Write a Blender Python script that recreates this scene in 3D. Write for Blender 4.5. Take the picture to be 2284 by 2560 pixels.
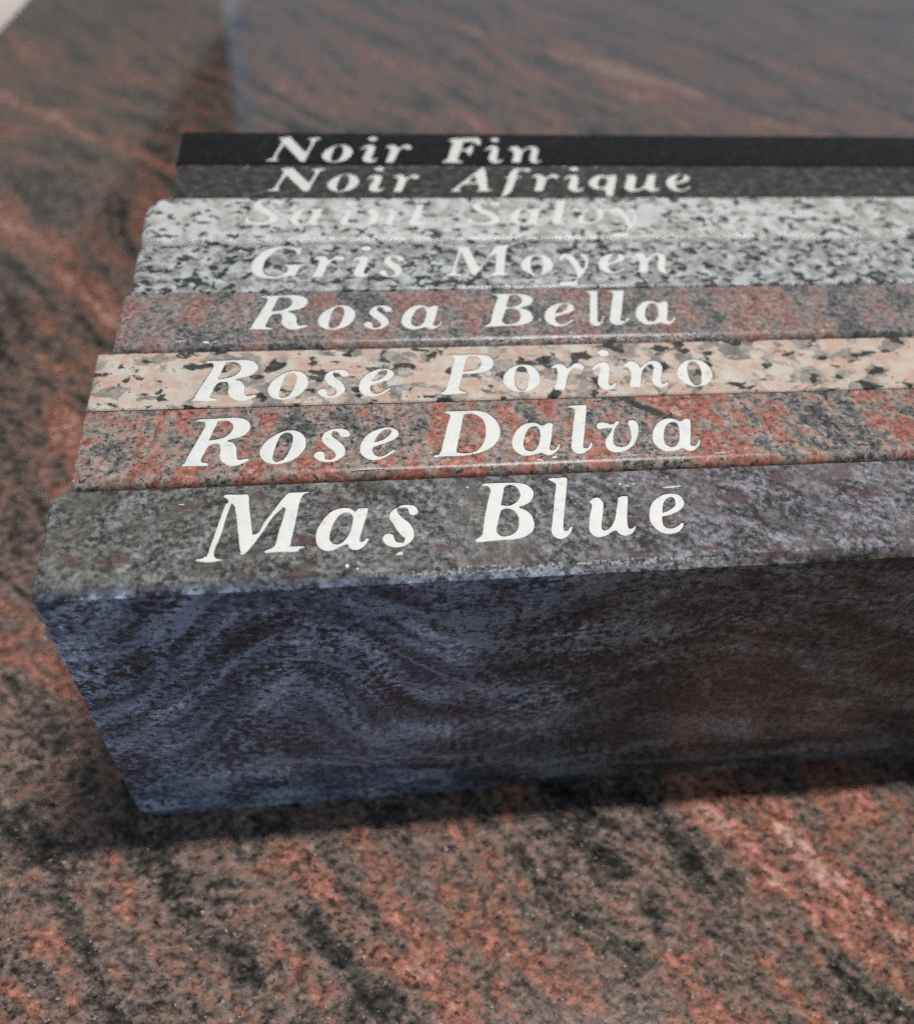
import bpy, bmesh, math
from mathutils import Matrix, Vector, noise

MM = 0.001                      # everything below is measured in millimetres
scene = bpy.context.scene
for o in list(bpy.data.objects):
    bpy.data.objects.remove(o, do_unlink=True)
COL = scene.collection

# ------------------------------------------------------------------ camera
cam_data = bpy.data.cameras.new('camera')
cam = bpy.data.objects.new('camera', cam_data)
COL.objects.link(cam)
RIGHT = Vector((0.99182898, -0.10979634, 0.06496187))
DOWN = Vector((-0.0427339, -0.76572499, -0.64174687))
FWD = Vector((0.12020439, 0.63372707, -0.76416026))
CPOS = Vector((68.064, -120.910, 290.265)) * MM
m = Matrix.Identity(4)
for r in range(3):
    m[r][0], m[r][1], m[r][2], m[r][3] = RIGHT[r], -DOWN[r], -FWD[r], CPOS[r]
cam.matrix_world = m
cam_data.sensor_fit = 'HORIZONTAL'
cam_data.sensor_width = 36.0
cam_data.lens = 36.0 * 2298.1 / 2284.0
cam_data.clip_start = 0.005
cam_data.clip_end = 50.0
cam_data.dof.use_dof = True
cam_data.dof.focus_distance = 0.228
cam_data.dof.aperture_fstop = 9.0
scene.camera = cam

# ------------------------------------------------------------------ world and lamps
world = bpy.data.worlds.new('World')
scene.world = world
world.use_nodes = True
bg = world.node_tree.nodes['Background']
bg.inputs['Color'].default_value = (0.96, 0.98, 1.0, 1)
bg.inputs['Strength'].default_value = 0.09


def area_lamp(name, loc, target, sx, sy, power, color, roll=0.0):
    ld = bpy.data.lights.new(name, 'AREA')
    ld.shape = 'RECTANGLE'
    ld.size, ld.size_y = sx, sy
    ld.energy = power
    ld.color = color
    o = bpy.data.objects.new(name, ld)
    COL.objects.link(o)
    o.location = loc
    q = (Vector(target) - Vector(loc)).to_track_quat('-Z', 'Y')
    o.rotation_euler = (q @ Matrix.Rotation(roll, 3, 'Z').to_quaternion()).to_euler()
    return o


# long ceiling tube running along the row, almost overhead, a little behind and to the right
lamp = area_lamp('ceiling_lamp', (0.62, 0.205, 2.5), (0.14, -0.03, 0.0), 0.5, 0.08, 3.05, (1.0, 0.98, 0.955))
lamp.rotation_euler = (-0.094, 0.19, 0.0)
lamp.data.spread = math.radians(40)
# cool daylight from the left in front
area_lamp('daylight_window', (-0.34, -0.26, 0.20), (0.03, 0.02, 0.06), 0.16, 0.22, 0.95, (0.58, 0.75, 1.0))
# bright walls and a light tube behind, seen mirrored in the polished table
area_lamp('back_wall_light', (1.30, 2.6, 0.75), (1.30, 0.0, 0.75), 2.9, 0.84, 4.2, (0.84, 0.89, 1.0))
area_lamp('back_tube_light', (-0.170, 2.5, 0.88), (-0.170, 0.0, 0.88), 0.05, 0.80, 0.09, (0.5, 0.72, 1.0))
area_lamp('side_wall_light', (-0.85, 2.2, 0.40), (-0.85, 0.0, 0.40), 1.4, 1.6, 2.9, (1.0, 0.95, 0.9), roll=math.radians(-39))

# unseen fill light, added to brighten the pale floor beyond the table
floor_fill = area_lamp('floor_fill_light', (-0.70, 2.0, 2.0), (-0.70, 2.0, 0.0), 0.4, 0.1, 2.6, (1.0, 0.97, 0.93))
floor_fill.data.spread = math.radians(40)

vs = scene.view_settings
vs.view_transform = 'Standard'
vs.look = 'None'
vs.exposure = 0.0
vs.gamma = 1.0
vs.use_curve_mapping = False
scene.render.engine = 'CYCLES'
scene.cycles.use_denoising = False
scene.cycles.max_bounces = 6


# ------------------------------------------------------------------ shader helpers
class Mat:
    """Small node builder. Object coordinates in millimetres are in .p"""

    def __init__(self, name):
        self.mat = bpy.data.materials.new(name)
        self.mat.use_nodes = True
        self.nt = self.mat.node_tree
        self.bsdf = self.nt.nodes['Principled BSDF']
        tc = self.node('ShaderNodeTexCoord')
        self.p = self.vscale(tc.outputs['Object'], 1000.0)

    def node(self, t, **kw):
        n = self.nt.nodes.new(t)
        for k, v in kw.items():
            setattr(n, k, v)
        return n

    def put(self, sock, v):
        if hasattr(v, 'is_output'):
            self.nt.links.new(v, sock)
        elif isinstance(v, (tuple, list)):
            if len(v) == 3 and len(sock.default_value) == 4:
                v = tuple(v) + (1.0,)
            sock.default_value = v
        else:
            sock.default_value = v

    def vscale(self, v, s):
        n = self.node('ShaderNodeVectorMath', operation='SCALE')
        self.put(n.inputs[0], v)
        n.inputs['Scale'].default_value = s
        return n.outputs[0]

    def vop(self, op, a, b):
        n = self.node('ShaderNodeVectorMath', operation=op)
        self.put(n.inputs[0], a)
        self.put(n.inputs[1], b)
        return n.outputs['Value'] if op == 'DOT_PRODUCT' else n.outputs[0]

    def mapping(self, v, rot=(0, 0, 0), scale=(1, 1, 1), loc=(0, 0, 0)):
        n = self.node('ShaderNodeMapping')
        self.put(n.inputs['Vector'], v)
        n.inputs['Rotation'].default_value = rot
        n.inputs['Scale'].default_value = scale
        n.inputs['Location'].default_value = loc
        return n.outputs[0]

    def xyz(self, v):
        n = self.node('ShaderNodeSeparateXYZ')
        self.put(n.inputs[0], v)
        return n.outputs[0], n.outputs[1], n.outputs[2]

    def comb(self, x, y, z):
        n = self.node('ShaderNodeCombineXYZ')
        for i, q in enumerate((x, y, z)):
            self.put(n.inputs[i], q)
        return n.outputs[0]

    def m(self, op, a, b=0.0, c=0.0):
        n = self.node('ShaderNodeMath', operation=op)
        for i, q in enumerate((a, b, c)):
            self.put(n.inputs[i], q)
        return n.outputs[0]

    def add(self, *a):
        r = a[0]
        for q in a[1:]:
            r = self.m('ADD', r, q)
        return r

    def mul(self, *a):
        r = a[0]
        for q in a[1:]:
            r = self.m('MULTIPLY', r, q)
        return r

    def smooth(self, v, lo, hi, a=0.0, b=1.0):
        n = self.node('ShaderNodeMapRange', interpolation_type='SMOOTHSTEP')
        self.put(n.inputs[0], v)
        for i, q in enumerate((lo, hi, a, b)):
            self.put(n.inputs[i + 1], q)
        return n.outputs[0]

    def noise(self, v, size, detail=2.0, rough=0.5, dist=0.0, color=False):
        n = self.node('ShaderNodeTexNoise')
        self.put(n.inputs['Vector'], v)
        n.inputs['Scale'].default_value = 1.0 / size
        n.inputs['Detail'].default_value = detail
        n.inputs['Roughness'].default_value = rough
        n.inputs['Distortion'].default_value = dist
        return n.outputs['Color'] if color else n.outputs['Fac']

    def warp(self, v, size, amount, detail=2.0):
        c = self.noise(v, size, detail, color=True)
        c = self.vop('SUBTRACT', c, (0.5, 0.5, 0.5))
        return self.vop('ADD', v, self.vscale(c, amount * 2.0))

    def cells(self, v, size, rand=1.0):
        """random value per mineral grain (two independent ones) and distance"""
        n = self.node('ShaderNodeTexVoronoi', feature='F1')
        self.put(n.inputs['Vector'], v)
        n.inputs['Scale'].default_value = 1.0 / size
        n.inputs['Randomness'].default_value = rand
        s = self.node('ShaderNodeSeparateColor')
        self.put(s.inputs[0], n.outputs['Color'])
        return s.outputs[0], s.outputs[1], n.outputs['Distance']

    def ramp(self, f, stops, interp='LINEAR'):
        n = self.node('ShaderNodeValToRGB')
        cr = n.color_ramp
        cr.interpolation = interp
        while len(cr.elements) < len(stops):
            cr.elements.new(0.5)
        for e, (pos, c) in zip(cr.elements, stops):
            e.position = pos
            e.color = tuple(c) + (1.0,) if len(c) == 3 else c
        self.put(n.inputs['Fac'], f)
        return n.outputs['Color']

    def mix(self, f, a, b, blend='MIX'):
        n = self.node('ShaderNodeMix', data_type='RGBA', blend_type=blend)
        self.put(n.inputs[0], f)
        self.put(n.inputs[6], a)
        self.put(n.inputs[7], b)
        return n.outputs[2]

    def gain(self, color, f):
        n = self.node('ShaderNodeVectorMath', operation='SCALE')
        self.put(n.inputs[0], color)
        self.put(n.inputs['Scale'], f)
        return n.outputs[0]

    def finish(self, color, rough=0.4, spec=0.5, bump=None, bump_mm=0.05, coat=0.0):
        self.put(self.bsdf.inputs['Base Color'], color)
        self.put(self.bsdf.inputs['Roughness'], rough)
        self.put(self.bsdf.inputs['Specular IOR Level'], spec)
        if coat:
            self.bsdf.inputs['Coat Weight'].default_value = coat
            self.bsdf.inputs['Coat Roughness'].default_value = 0.06
        if bump is not None:
            b = self.node('ShaderNodeBump')
            b.inputs['Strength'].default_value = 1.0
            b.inputs['Distance'].default_value = bump_mm * MM
            self.put(b.inputs['Height'], bump)
            self.nt.links.new(b.outputs[0], self.bsdf.inputs['Normal'])
        return self.mat

    def residue(self, color, boxes, tint=(0.62, 0.63, 0.62)):
        """thin wiped-off paint left in boxes (x0, x1, y0, y1, amount) of the slab"""
        x, y, z = self.xyz(self.p)
        streak = self.noise(self.mapping(self.p, scale=(0.22, 1.6, 0.6)), 1.3, 4.0, 0.65)
        speck = self.noise(self.p, 0.7, 3.0, 0.7)
        tex = self.add(self.mul(streak, 0.8), self.mul(speck, 1.1), -0.45)
        for x0, x1, y0, y1, amt in boxes:
            soft = 0.25 * (x1 - x0)
            mx = self.mul(self.smooth(x, x0, x0 + soft), self.smooth(x, x1 - soft, x1, 1.0, 0.0))
            wy = 0.3 * (y1 - y0)
            my = self.mul(self.smooth(y, y0, y0 + wy), self.smooth(y, y1 - wy, y1, 1.0, 0.0))
            th = self.m('SUBTRACT', 0.66, self.mul(mx, my, 0.13 * min(1.2, 0.5 + amt)))
            f = self.smooth(self.m('SUBTRACT', tex, th), 0.0, 0.09)
            color = self.mix(self.mul(f, mx, my, min(1.0, amt)), color, tint)
        return color


WHITE = (0.80, 0.80, 0.765)


TABLE_ANG = math.radians(-10.0)
TABLE_BASE = Vector((-150.0, 593.0)) - Vector((-math.sin(TABLE_ANG), math.cos(TABLE_ANG))) * 1000.0   # near left corner, mm


# ------------------------------------------------------------------ stones
def stone_black():
    s = Mat('fine_black_granite')
    r, r2, dd = s.cells(s.p, 0.6)
    c = s.ramp(r, [(0.0, (0.006, 0.006, 0.007)), (0.7, (0.010, 0.010, 0.011)), (0.93, (0.016, 0.016, 0.017)), (1.0, (0.05, 0.05, 0.05))])
    return s.finish(c, 0.28, 0.2, s.noise(s.p, 0.5, 3.0), 0.02)


def stone_dark_grey():
    s = Mat('dark_grey_granite')
    w = s.warp(s.p, 2.0, 0.8)
    r, r2, dd = s.cells(s.mapping(w, scale=(0.7, 1.0, 1.0)), 1.1)
    n = s.noise(s.mapping(s.p, scale=(0.7, 1.0, 1.0)), 2.6, 4.0, 0.65)
    f = s.add(s.mul(r, 0.28), s.mul(n, 1.7), -0.52)
    c = s.ramp(f, [(0.15, (0.018, 0.019, 0.020)), (0.42, (0.045, 0.044, 0.042)), (0.62, (0.075, 0.071, 0.066)), (0.85, (0.15, 0.145, 0.135))])
    return s.finish(s.residue(c, [(2, 200, 17.5, 20.2, 0.25)]), 0.4, 0.3, s.noise(s.p, 0.5, 3.0), 0.03)


def stone_white():
    s = Mat('white_speckled_granite')
    n1 = s.noise(s.mapping(s.p, loc=(3, 9, 1)), 5.0, 3.0, 0.55)
    base = s.ramp(n1, [(0.40, (0.65, 0.67, 0.675)), (0.49, (0.585, 0.595, 0.59)), (0.54, (0.46, 0.445, 0.42)), (0.60, (0.38, 0.36, 0.34)), (0.68, (0.30, 0.285, 0.27))])
    r, r2, dd = s.cells(s.warp(s.p, 2.0, 1.0, 3.0), 2.6)
    base = s.mix(0.28, base, s.ramp(r, [(0.0, (0.38, 0.37, 0.355)), (0.5, (0.54, 0.545, 0.53)), (1.0, (0.68, 0.69, 0.685))]))
    cl = s.noise(s.p, 7.0, 2.0)
    sp = s.noise(s.mapping(s.p, scale=(0.72, 1.0, 1.0)), 2.5, 3.5, 0.55, 0.5)
    f = s.add(sp, s.mul(s.add(cl, -0.5), 0.42))
    c = s.mix(s.smooth(f, 0.555, 0.585, 0.0, 0.45), base, (0.22, 0.22, 0.22))
    dk = s.ramp(s.noise(s.p, 0.7, 2.0), [(0.3, (0.016, 0.018, 0.020)), (0.7, (0.075, 0.077, 0.078))])
    c = s.mix(s.smooth(f, 0.582, 0.61, 0.0, 0.95), c, dk)
    fine = s.smooth(s.noise(s.p, 0.85, 3.0, 0.6), 0.66, 0.71)
    c = s.mix(s.mul(fine, 0.7), c, (0.10, 0.10, 0.10))
    return s.finish(c, 0.38, 0.32, s.noise(s.p, 0.6, 3.0), 0.03)


def stone_grey_white():
    s = Mat('grey_speckled_granite')
    n1 = s.noise(s.mapping(s.p, loc=(13, 4, 1)), 4.2, 3.0, 0.55)
    base = s.ramp(n1, [(0.36, (0.58, 0.62, 0.63)), (0.47, (0.47, 0.50, 0.50)), (0.54, (0.30, 0.30, 0.29)), (0.64, (0.19, 0.185, 0.175))])
    r, r2, dd = s.cells(s.warp(s.p, 2.0, 1.0, 3.0), 2.3)
    base = s.mix(0.32, base, s.ramp(r, [(0.0, (0.22, 0.22, 0.22)), (0.5, (0.44, 0.46, 0.46)), (1.0, (0.62, 0.65, 0.65))]))
    cl = s.noise(s.p, 5.5, 2.0)
    sp = s.noise(s.mapping(s.p, scale=(0.72, 1.0, 1.0), loc=(40, 0, 0)), 2.2, 3.5, 0.55, 0.6)
    f = s.add(sp, s.mul(s.add(cl, -0.5), 0.45))
    c = s.mix(s.smooth(f, 0.515, 0.55, 0.0, 0.5), base, (0.13, 0.135, 0.14))
    dk = s.ramp(s.noise(s.p, 0.7, 2.0), [(0.3, (0.010, 0.013, 0.016)), (0.7, (0.06, 0.064, 0.068))])
    c = s.mix(s.smooth(f, 0.55, 0.58, 0.0, 0.95), c, dk)
    fine = s.smooth(s.noise(s.p, 0.8, 3.0, 0.6), 0.62, 0.67)
    c = s.mix(s.mul(fine, 0.65), c, (0.065, 0.07, 0.072))
    return s.finish(s.residue(c, [(95, 160, 0.0, 1.6, 0.8)]), 0.36, 0.32, s.noise(s.p, 0.6, 3.0), 0.03)


def stone_pink_grey():
    s = Mat('mauve_grey_granite')
    wl = s.warp(s.p, 10.0, 5.0, 3.0)
    g = s.noise(s.p, 1.4, 4.0, 0.75)
    band = s.add(s.noise(s.mapping(wl, rot=(0, 0, 0.15), scale=(1.0, 0.42, 0.42)), 9.0, 3.0, 0.6), s.mul(s.add(g, -0.5), 0.28))
    r, r2, dd = s.cells(s.warp(s.p, 1.6, 1.0, 3.0), 1.9)
    f = s.add(s.mul(band, 1.9), s.mul(r, 0.14), -0.55)
    c = s.ramp(f, [(0.14, (0.12, 0.125, 0.13)), (0.34, (0.185, 0.185, 0.187)), (0.44, (0.25, 0.225, 0.215)), (0.54, (0.275, 0.195, 0.182)), (0.68, (0.285, 0.155, 0.138)), (0.86, (0.34, 0.235, 0.21))])
    pale = s.noise(s.mapping(s.p, loc=(0, 50, 0)), 8.0, 3.0, 0.6)
    c = s.mix(s.smooth(pale, 0.46, 0.64, 0.0, 0.6), c, (0.30, 0.262, 0.245))
    c = s.gain(c, s.add(s.smooth(g, 0.30, 0.70, 0.45, 1.45), s.mul(s.add(r2, -0.5), 0.30)))
    sp = s.noise(s.mapping(s.p, scale=(0.8, 1.0, 1.0)), 1.1, 3.0, 0.6)
    c = s.mix(s.smooth(s.add(sp, s.smooth(band, 0.40, 0.52, 0.075, 0.0)), 0.60, 0.66, 0.0, 0.82), c, (0.036, 0.037, 0.040))
    big = s.smooth(s.add(s.noise(s.mapping(s.p, loc=(90, 3, 0)), 5.0, 3.0, 0.6), s.mul(s.add(g, -0.5), 0.2)), 0.66, 0.71)
    c = s.mix(s.mul(big, 0.6), c, (0.055, 0.042, 0.043))
    c = s.residue(c, [(35, 205, 3.0, 21.0, 0.16), (80, 186, -0.5, 3.2, 0.6)])
    return s.finish(c, 0.34, 0.32, s.noise(s.p, 0.6, 3.0), 0.03)


def stone_peach():
    s = Mat('peach_coarse_granite')
    g = s.noise(s.p, 1.8, 5.0, 0.7)
    n1 = s.add(s.noise(s.mapping(s.p, loc=(5, 2, 8)), 8.0, 3.0, 0.55), s.mul(s.add(g, -0.5), 0.25))
    base = s.ramp(n1, [(0.39, (0.62, 0.595, 0.545)), (0.445, (0.58, 0.51, 0.435)), (0.49, (0.565, 0.405, 0.32)), (0.545, (0.58, 0.35, 0.265)), (0.595, (0.55, 0.445, 0.38)), (0.64, (0.60, 0.57, 0.52))])
    r, r2, dd = s.cells(s.warp(s.p, 3.0, 2.0, 3.0), 5.0)
    base = s.mix(0.38, base, s.ramp(r, [(0.0, (0.44, 0.36, 0.30)), (0.35, (0.55, 0.41, 0.325)), (0.6, (0.60, 0.57, 0.51)), (0.85, (0.56, 0.37, 0.28)), (1.0, (0.36, 0.33, 0.30))]))
    base = s.mix(s.smooth(dd, 0.45, 0.75, 0.0, 0.3), base, (0.62, 0.58, 0.52))
    fib = s.noise(s.mapping(s.p, rot=(0, 0, 0.12), scale=(0.25, 1.6, 1.0)), 1.6, 4.0, 0.65)
    base = s.mix(s.smooth(fib, 0.5, 0.68, 0.0, 0.4), base, (0.66, 0.61, 0.55))
    base = s.mix(s.smooth(g, 0.30, 0.48, 0.5, 0.0), base, (0.40, 0.30, 0.24))
    n2 = s.add(s.noise(s.mapping(s.p, scale=(0.8, 1.0, 1.0), loc=(60, 11, 0)), 6.5, 4.0, 0.55, 0.4), s.mul(s.add(g, -0.5), 0.22))
    qz = s.ramp(s.add(s.mul(g, 1.2), s.mul(r2, 0.3), -0.25), [(0.25, (0.13, 0.122, 0.11)), (0.45, (0.235, 0.22, 0.20)), (0.62, (0.33, 0.31, 0.285)), (0.8, (0.48, 0.46, 0.42))])
    c = s.mix(s.smooth(n2, 0.51, 0.56, 0.0, 0.92), base, qz)
    n3 = s.noise(s.mapping(s.p, scale=(0.68, 1.0, 1.0), loc=(20, 31, 0)), 4.4, 3.0, 0.5, 0.3)
    f = s.add(n3, s.mul(s.add(n2, -0.5), 0.35))
    dk = s.ramp(g, [(0.35, (0.010, 0.012, 0.014)), (0.7, (0.065, 0.068, 0.07))])
    c = s.mix(s.smooth(f, 0.58, 0.63, 0.0, 0.94), c, dk)
    sm = s.noise(s.mapping(s.p, scale=(0.8, 1.0, 1.0)), 1.4, 2.0, 0.5)
    c = s.mix(s.smooth(sm, 0.69, 0.72, 0.0, 0.85), c, (0.045, 0.038, 0.034))
    c = s.residue(c, [(30, 185, 2.5, 20.0, 0.22)])
    return s.finish(c, 0.33, 0.32, s.noise(s.p, 0.7, 3.0), 0.03)


def stone_red_grey():
    s = Mat('red_grey_granite')
    wl = s.warp(s.p, 20.0, 7.0)
    x, y, z = s.xyz(wl)
    # veins run across the slab on the left and lean over to the right end
    ang = s.smooth(x, 60.0, 200.0, -0.15, 0.75)
    u = s.add(x, s.mul(y, ang))
    band = s.noise(s.comb(u, s.mul(y, 0.45), s.mul(z, 0.45)), 10.0, 3.0, 0.6)
    g = s.noise(s.p, 1.9, 5.0, 0.75)
    r, r2, dd = s.cells(s.warp(s.p, 1.2, 0.7, 3.0), 1.2)
    q, q2, qd = s.cells(s.warp(s.p, 2.0, 1.4, 3.0), 2.6)
    mid = s.add(band, s.mul(s.add(s.noise(s.mapping(s.p, loc=(0, 20, 0)), 5.0, 4.0, 0.65), -0.5), 0.7), s.mul(s.add(g, -0.5), 0.25))
    f = s.add(s.mul(mid, 1.75), s.mul(q, 0.13), -0.47)
    c = s.ramp(f, [(0.10, (0.095, 0.098, 0.105)), (0.26, (0.17, 0.165, 0.165)), (0.38, (0.27, 0.235, 0.215)), (0.49, (0.33, 0.25, 0.22)), (0.57, (0.32, 0.19, 0.16)), (0.66, (0.33, 0.140, 0.110)), (0.80, (0.37, 0.140, 0.104)), (0.95, (0.45, 0.30, 0.25))])
    c = s.gain(c, s.add(s.smooth(g, 0.30, 0.70, 0.45, 1.45), s.mul(s.add(r, -0.5), 0.32)))
    sp = s.noise(s.mapping(s.p, scale=(0.85, 1.0, 1.0)), 1.15, 3.0, 0.6)
    inv = s.smooth(band, 0.36, 0.56, 0.065, 0.0)
    dk = s.ramp(s.noise(s.p, 0.6, 2.0), [(0.3, (0.010, 0.012, 0.013)), (0.7, (0.055, 0.054, 0.052))])
    c = s.mix(s.smooth(s.add(sp, inv), 0.60, 0.64, 0.0, 0.9), c, dk)
    lt = s.noise(s.mapping(s.p, loc=(0, 0, 60)), 1.5, 3.0, 0.6)
    c = s.mix(s.smooth(lt, 0.62, 0.70, 0.0, 0.6), c, (0.43, 0.36, 0.32))
    # one dark inclusion leaning to the right behind the lettering
    px, py, pz = s.xyz(s.warp(s.p, 4.0, 1.8, 3.0))
    t = s.m('ABSOLUTE', s.add(px, s.mul(py, 1.25), -171.5))
    vein = s.mul(s.smooth(t, 1.4, 3.0, 1.0, 0.0), s.smooth(py, 11.5, 14.0), s.smooth(py, 23.0, 28.5, 1.0, 0.0))
    c = s.mix(s.mul(vein, 0.85), c, (0.030, 0.031, 0.033))
    c = s.residue(c, [(35, 185, 2.4, 22.0, 0.2), (20, 215, 2.6, 4.8, 0.35)])
    return s.finish(c, 0.33, 0.32, s.noise(s.p, 0.6, 3.0), 0.03)


def stone_blue_grey():
    s = Mat('blue_grey_granite')
    x, y, z = s.xyz(s.p)
    # sawn, dull top: streaks climb to the right on the left and fall on the right
    lean = s.smooth(x, 20.0, 150.0, -0.9, 0.9)
    wl = s.warp(s.p, 14.0, 4.0)
    wx, wy, wz = s.xyz(wl)
    v = s.add(wy, s.mul(wx, s.mul(lean, 0.55)))
    fl = s.comb(s.mul(wx, 0.42), v, 0.0)
    flow = s.noise(fl, 5.5, 4.0, 0.62)
    g = s.noise(s.p, 1.5, 4.0, 0.7)
    r, r2, dd = s.cells(s.warp(s.p, 1.2, 0.7, 3.0), 1.1)
    f = s.add(s.mul(flow, 1.0), s.mul(g, 1.05), s.mul(r, 0.20), -0.66)
    top = s.ramp(f, [(0.24, (0.038, 0.037, 0.037)), (0.38, (0.085, 0.083, 0.083)), (0.48, (0.155, 0.152, 0.157)), (0.60, (0.205, 0.206, 0.216)), (0.76, (0.285, 0.288, 0.298))])
    top = s.gain(top, s.smooth(g, 0.32, 0.68, 0.72, 1.28))
    big = s.add(s.noise(s.mapping(fl, loc=(9, 5, 0)), 9.0, 3.0, 0.6), s.mul(s.add(g, -0.5), 0.35))
    top = s.mix(s.smooth(big, 0.56, 0.66, 0.0, 0.72), top, s.ramp(g, [(0.3, (0.030, 0.032, 0.032)), (0.7, (0.11, 0.112, 0.105))]))
    mar = s.add(s.noise(s.mapping(s.p, rot=(0, 0, 0.4), scale=(0.6, 1.0, 1.0), loc=(31, 7, 0)), 5.0, 3.0, 0.6), s.mul(s.add(g, -0.5), 0.25))
    top = s.mix(s.smooth(mar, 0.57, 0.67, 0.0, 0.8), top, (0.105, 0.055, 0.056))
    warmc = s.noise(s.mapping(s.p, loc=(0, 77, 0)), 16.0, 2.0)
    top = s.mix(s.smooth(warmc, 0.45, 0.65, 0.0, 0.35), top, (0.21, 0.195, 0.175))
    sp = s.noise(s.mapping(s.p, scale=(0.85, 1.0, 1.0)), 1.15, 3.0, 0.6)
    top = s.mix(s.smooth(sp, 0.635, 0.675, 0.0, 0.8), top, (0.030, 0.029, 0.030))
    top = s.mix(s.smooth(x, 10.0, 190.0), s.mix(1.0, top, (0.90, 0.93, 0.86), 'MULTIPLY'), s.mix(1.0, top, (0.95, 0.92, 1.0), 'MULTIPLY'))
    top = s.residue(top, [(35, 170, 4.0, 27.0, 0.22), (60, 172, -0.6, 2.9, 0.9)])
    # polished front: deeper colour, folded bands arching over the middle left
    fx, fy, fz = s.xyz(s.warp(s.p, 14.0, 2.6))
    dx = s.mul(s.add(fx, -53.0), 1.0 / 30.0)
    bell = s.m('EXPONENT', s.mul(dx, dx, -1.0))
    lift = s.mul(bell, s.smooth(fz, 12.0, 92.0, 0.0, 44.0))
    dx2 = s.mul(s.add(fx, -165.0), 1.0 / 40.0)
    lift2 = s.mul(s.m('EXPONENT', s.mul(dx2, dx2, -1.0)), s.smooth(fz, 10.0, 80.0, 0.0, 18.0))
    vv = s.m('SUBTRACT', fz, s.add(lift, lift2))
    gf = s.noise(s.mapping(s.p, scale=(0.85, 1.0, 1.0)), 1.9, 4.0, 0.7)
    fv = s.comb(s.mul(fx, 0.36), vv, 3.0)
    bands = s.noise(fv, 8.0, 1.5, 0.5)
    shade = s.noise(s.p, 26.0, 2.0)
    f2 = s.add(s.mul(bands, 1.35), s.mul(shade, 0.5), s.mul(gf, 0.7), -0.80)
    blue = s.ramp(f2, [(0.26, (0.070, 0.080, 0.108)), (0.46, (0.135, 0.158, 0.210)), (0.60, (0.205, 0.242, 0.310)), (0.76, (0.34, 0.390, 0.47))])
    brown = s.ramp(f2, [(0.28, (0.062, 0.055, 0.050)), (0.46, (0.108, 0.099, 0.092)), (0.62, (0.150, 0.144, 0.140)), (0.80, (0.25, 0.25, 0.245))])
    side = s.smooth(s.add(x, s.mul(s.noise(s.p, 30.0, 2.0), 60.0)), 110.0, 190.0)
    front = s.gain(s.mix(side, blue, brown), s.smooth(gf, 0.30, 0.70, 0.45, 1.7))
    ridge = s.m('ABSOLUTE', s.add(s.noise(s.mapping(fv, loc=(0, 90, 5)), 17.0, 0.5), s.mul(s.add(gf, -0.5), 0.16), -0.5))
    front = s.mix(s.smooth(ridge, 0.005, 0.030, 0.85, 0.0), front, s.mix(side, (0.25, 0.305, 0.385), (0.19, 0.19, 0.185)))
    # dark garnet and mica grains gathered along the folds
    spots = s.add(s.noise(s.mapping(s.p, scale=(0.8, 1.0, 1.0), loc=(8, 0, 3)), 2.0, 4.0, 0.66), s.mul(s.add(s.noise(s.mapping(fv, loc=(0, 60, 2)), 8.5, 2.0), -0.5), 0.52))
    front = s.mix(s.smooth(spots, 0.50, 0.61, 0.0, 0.90), front, s.ramp(gf, [(0.35, (0.012, 0.011, 0.013)), (0.65, (0.046, 0.037, 0.040))]))
    fs = s.noise(s.mapping(s.p, scale=(0.8, 1.0, 1.0), loc=(0, 0, 5)), 1.25, 3.0, 0.6)
    front = s.mix(s.smooth(fs, 0.60, 0.65, 0.0, 0.8), front, (0.012, 0.011, 0.013))
    isfront = s.smooth(y, 0.2, 2.2, 1.0, 0.0)
    c = s.mix(isfront, top, front)
    rough = s.smooth(isfront, 0.0, 1.0, 0.42, 0.28)
    return s.finish(c, rough, 0.28, s.noise(s.p, 0.6, 3.0), 0.025)


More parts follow.
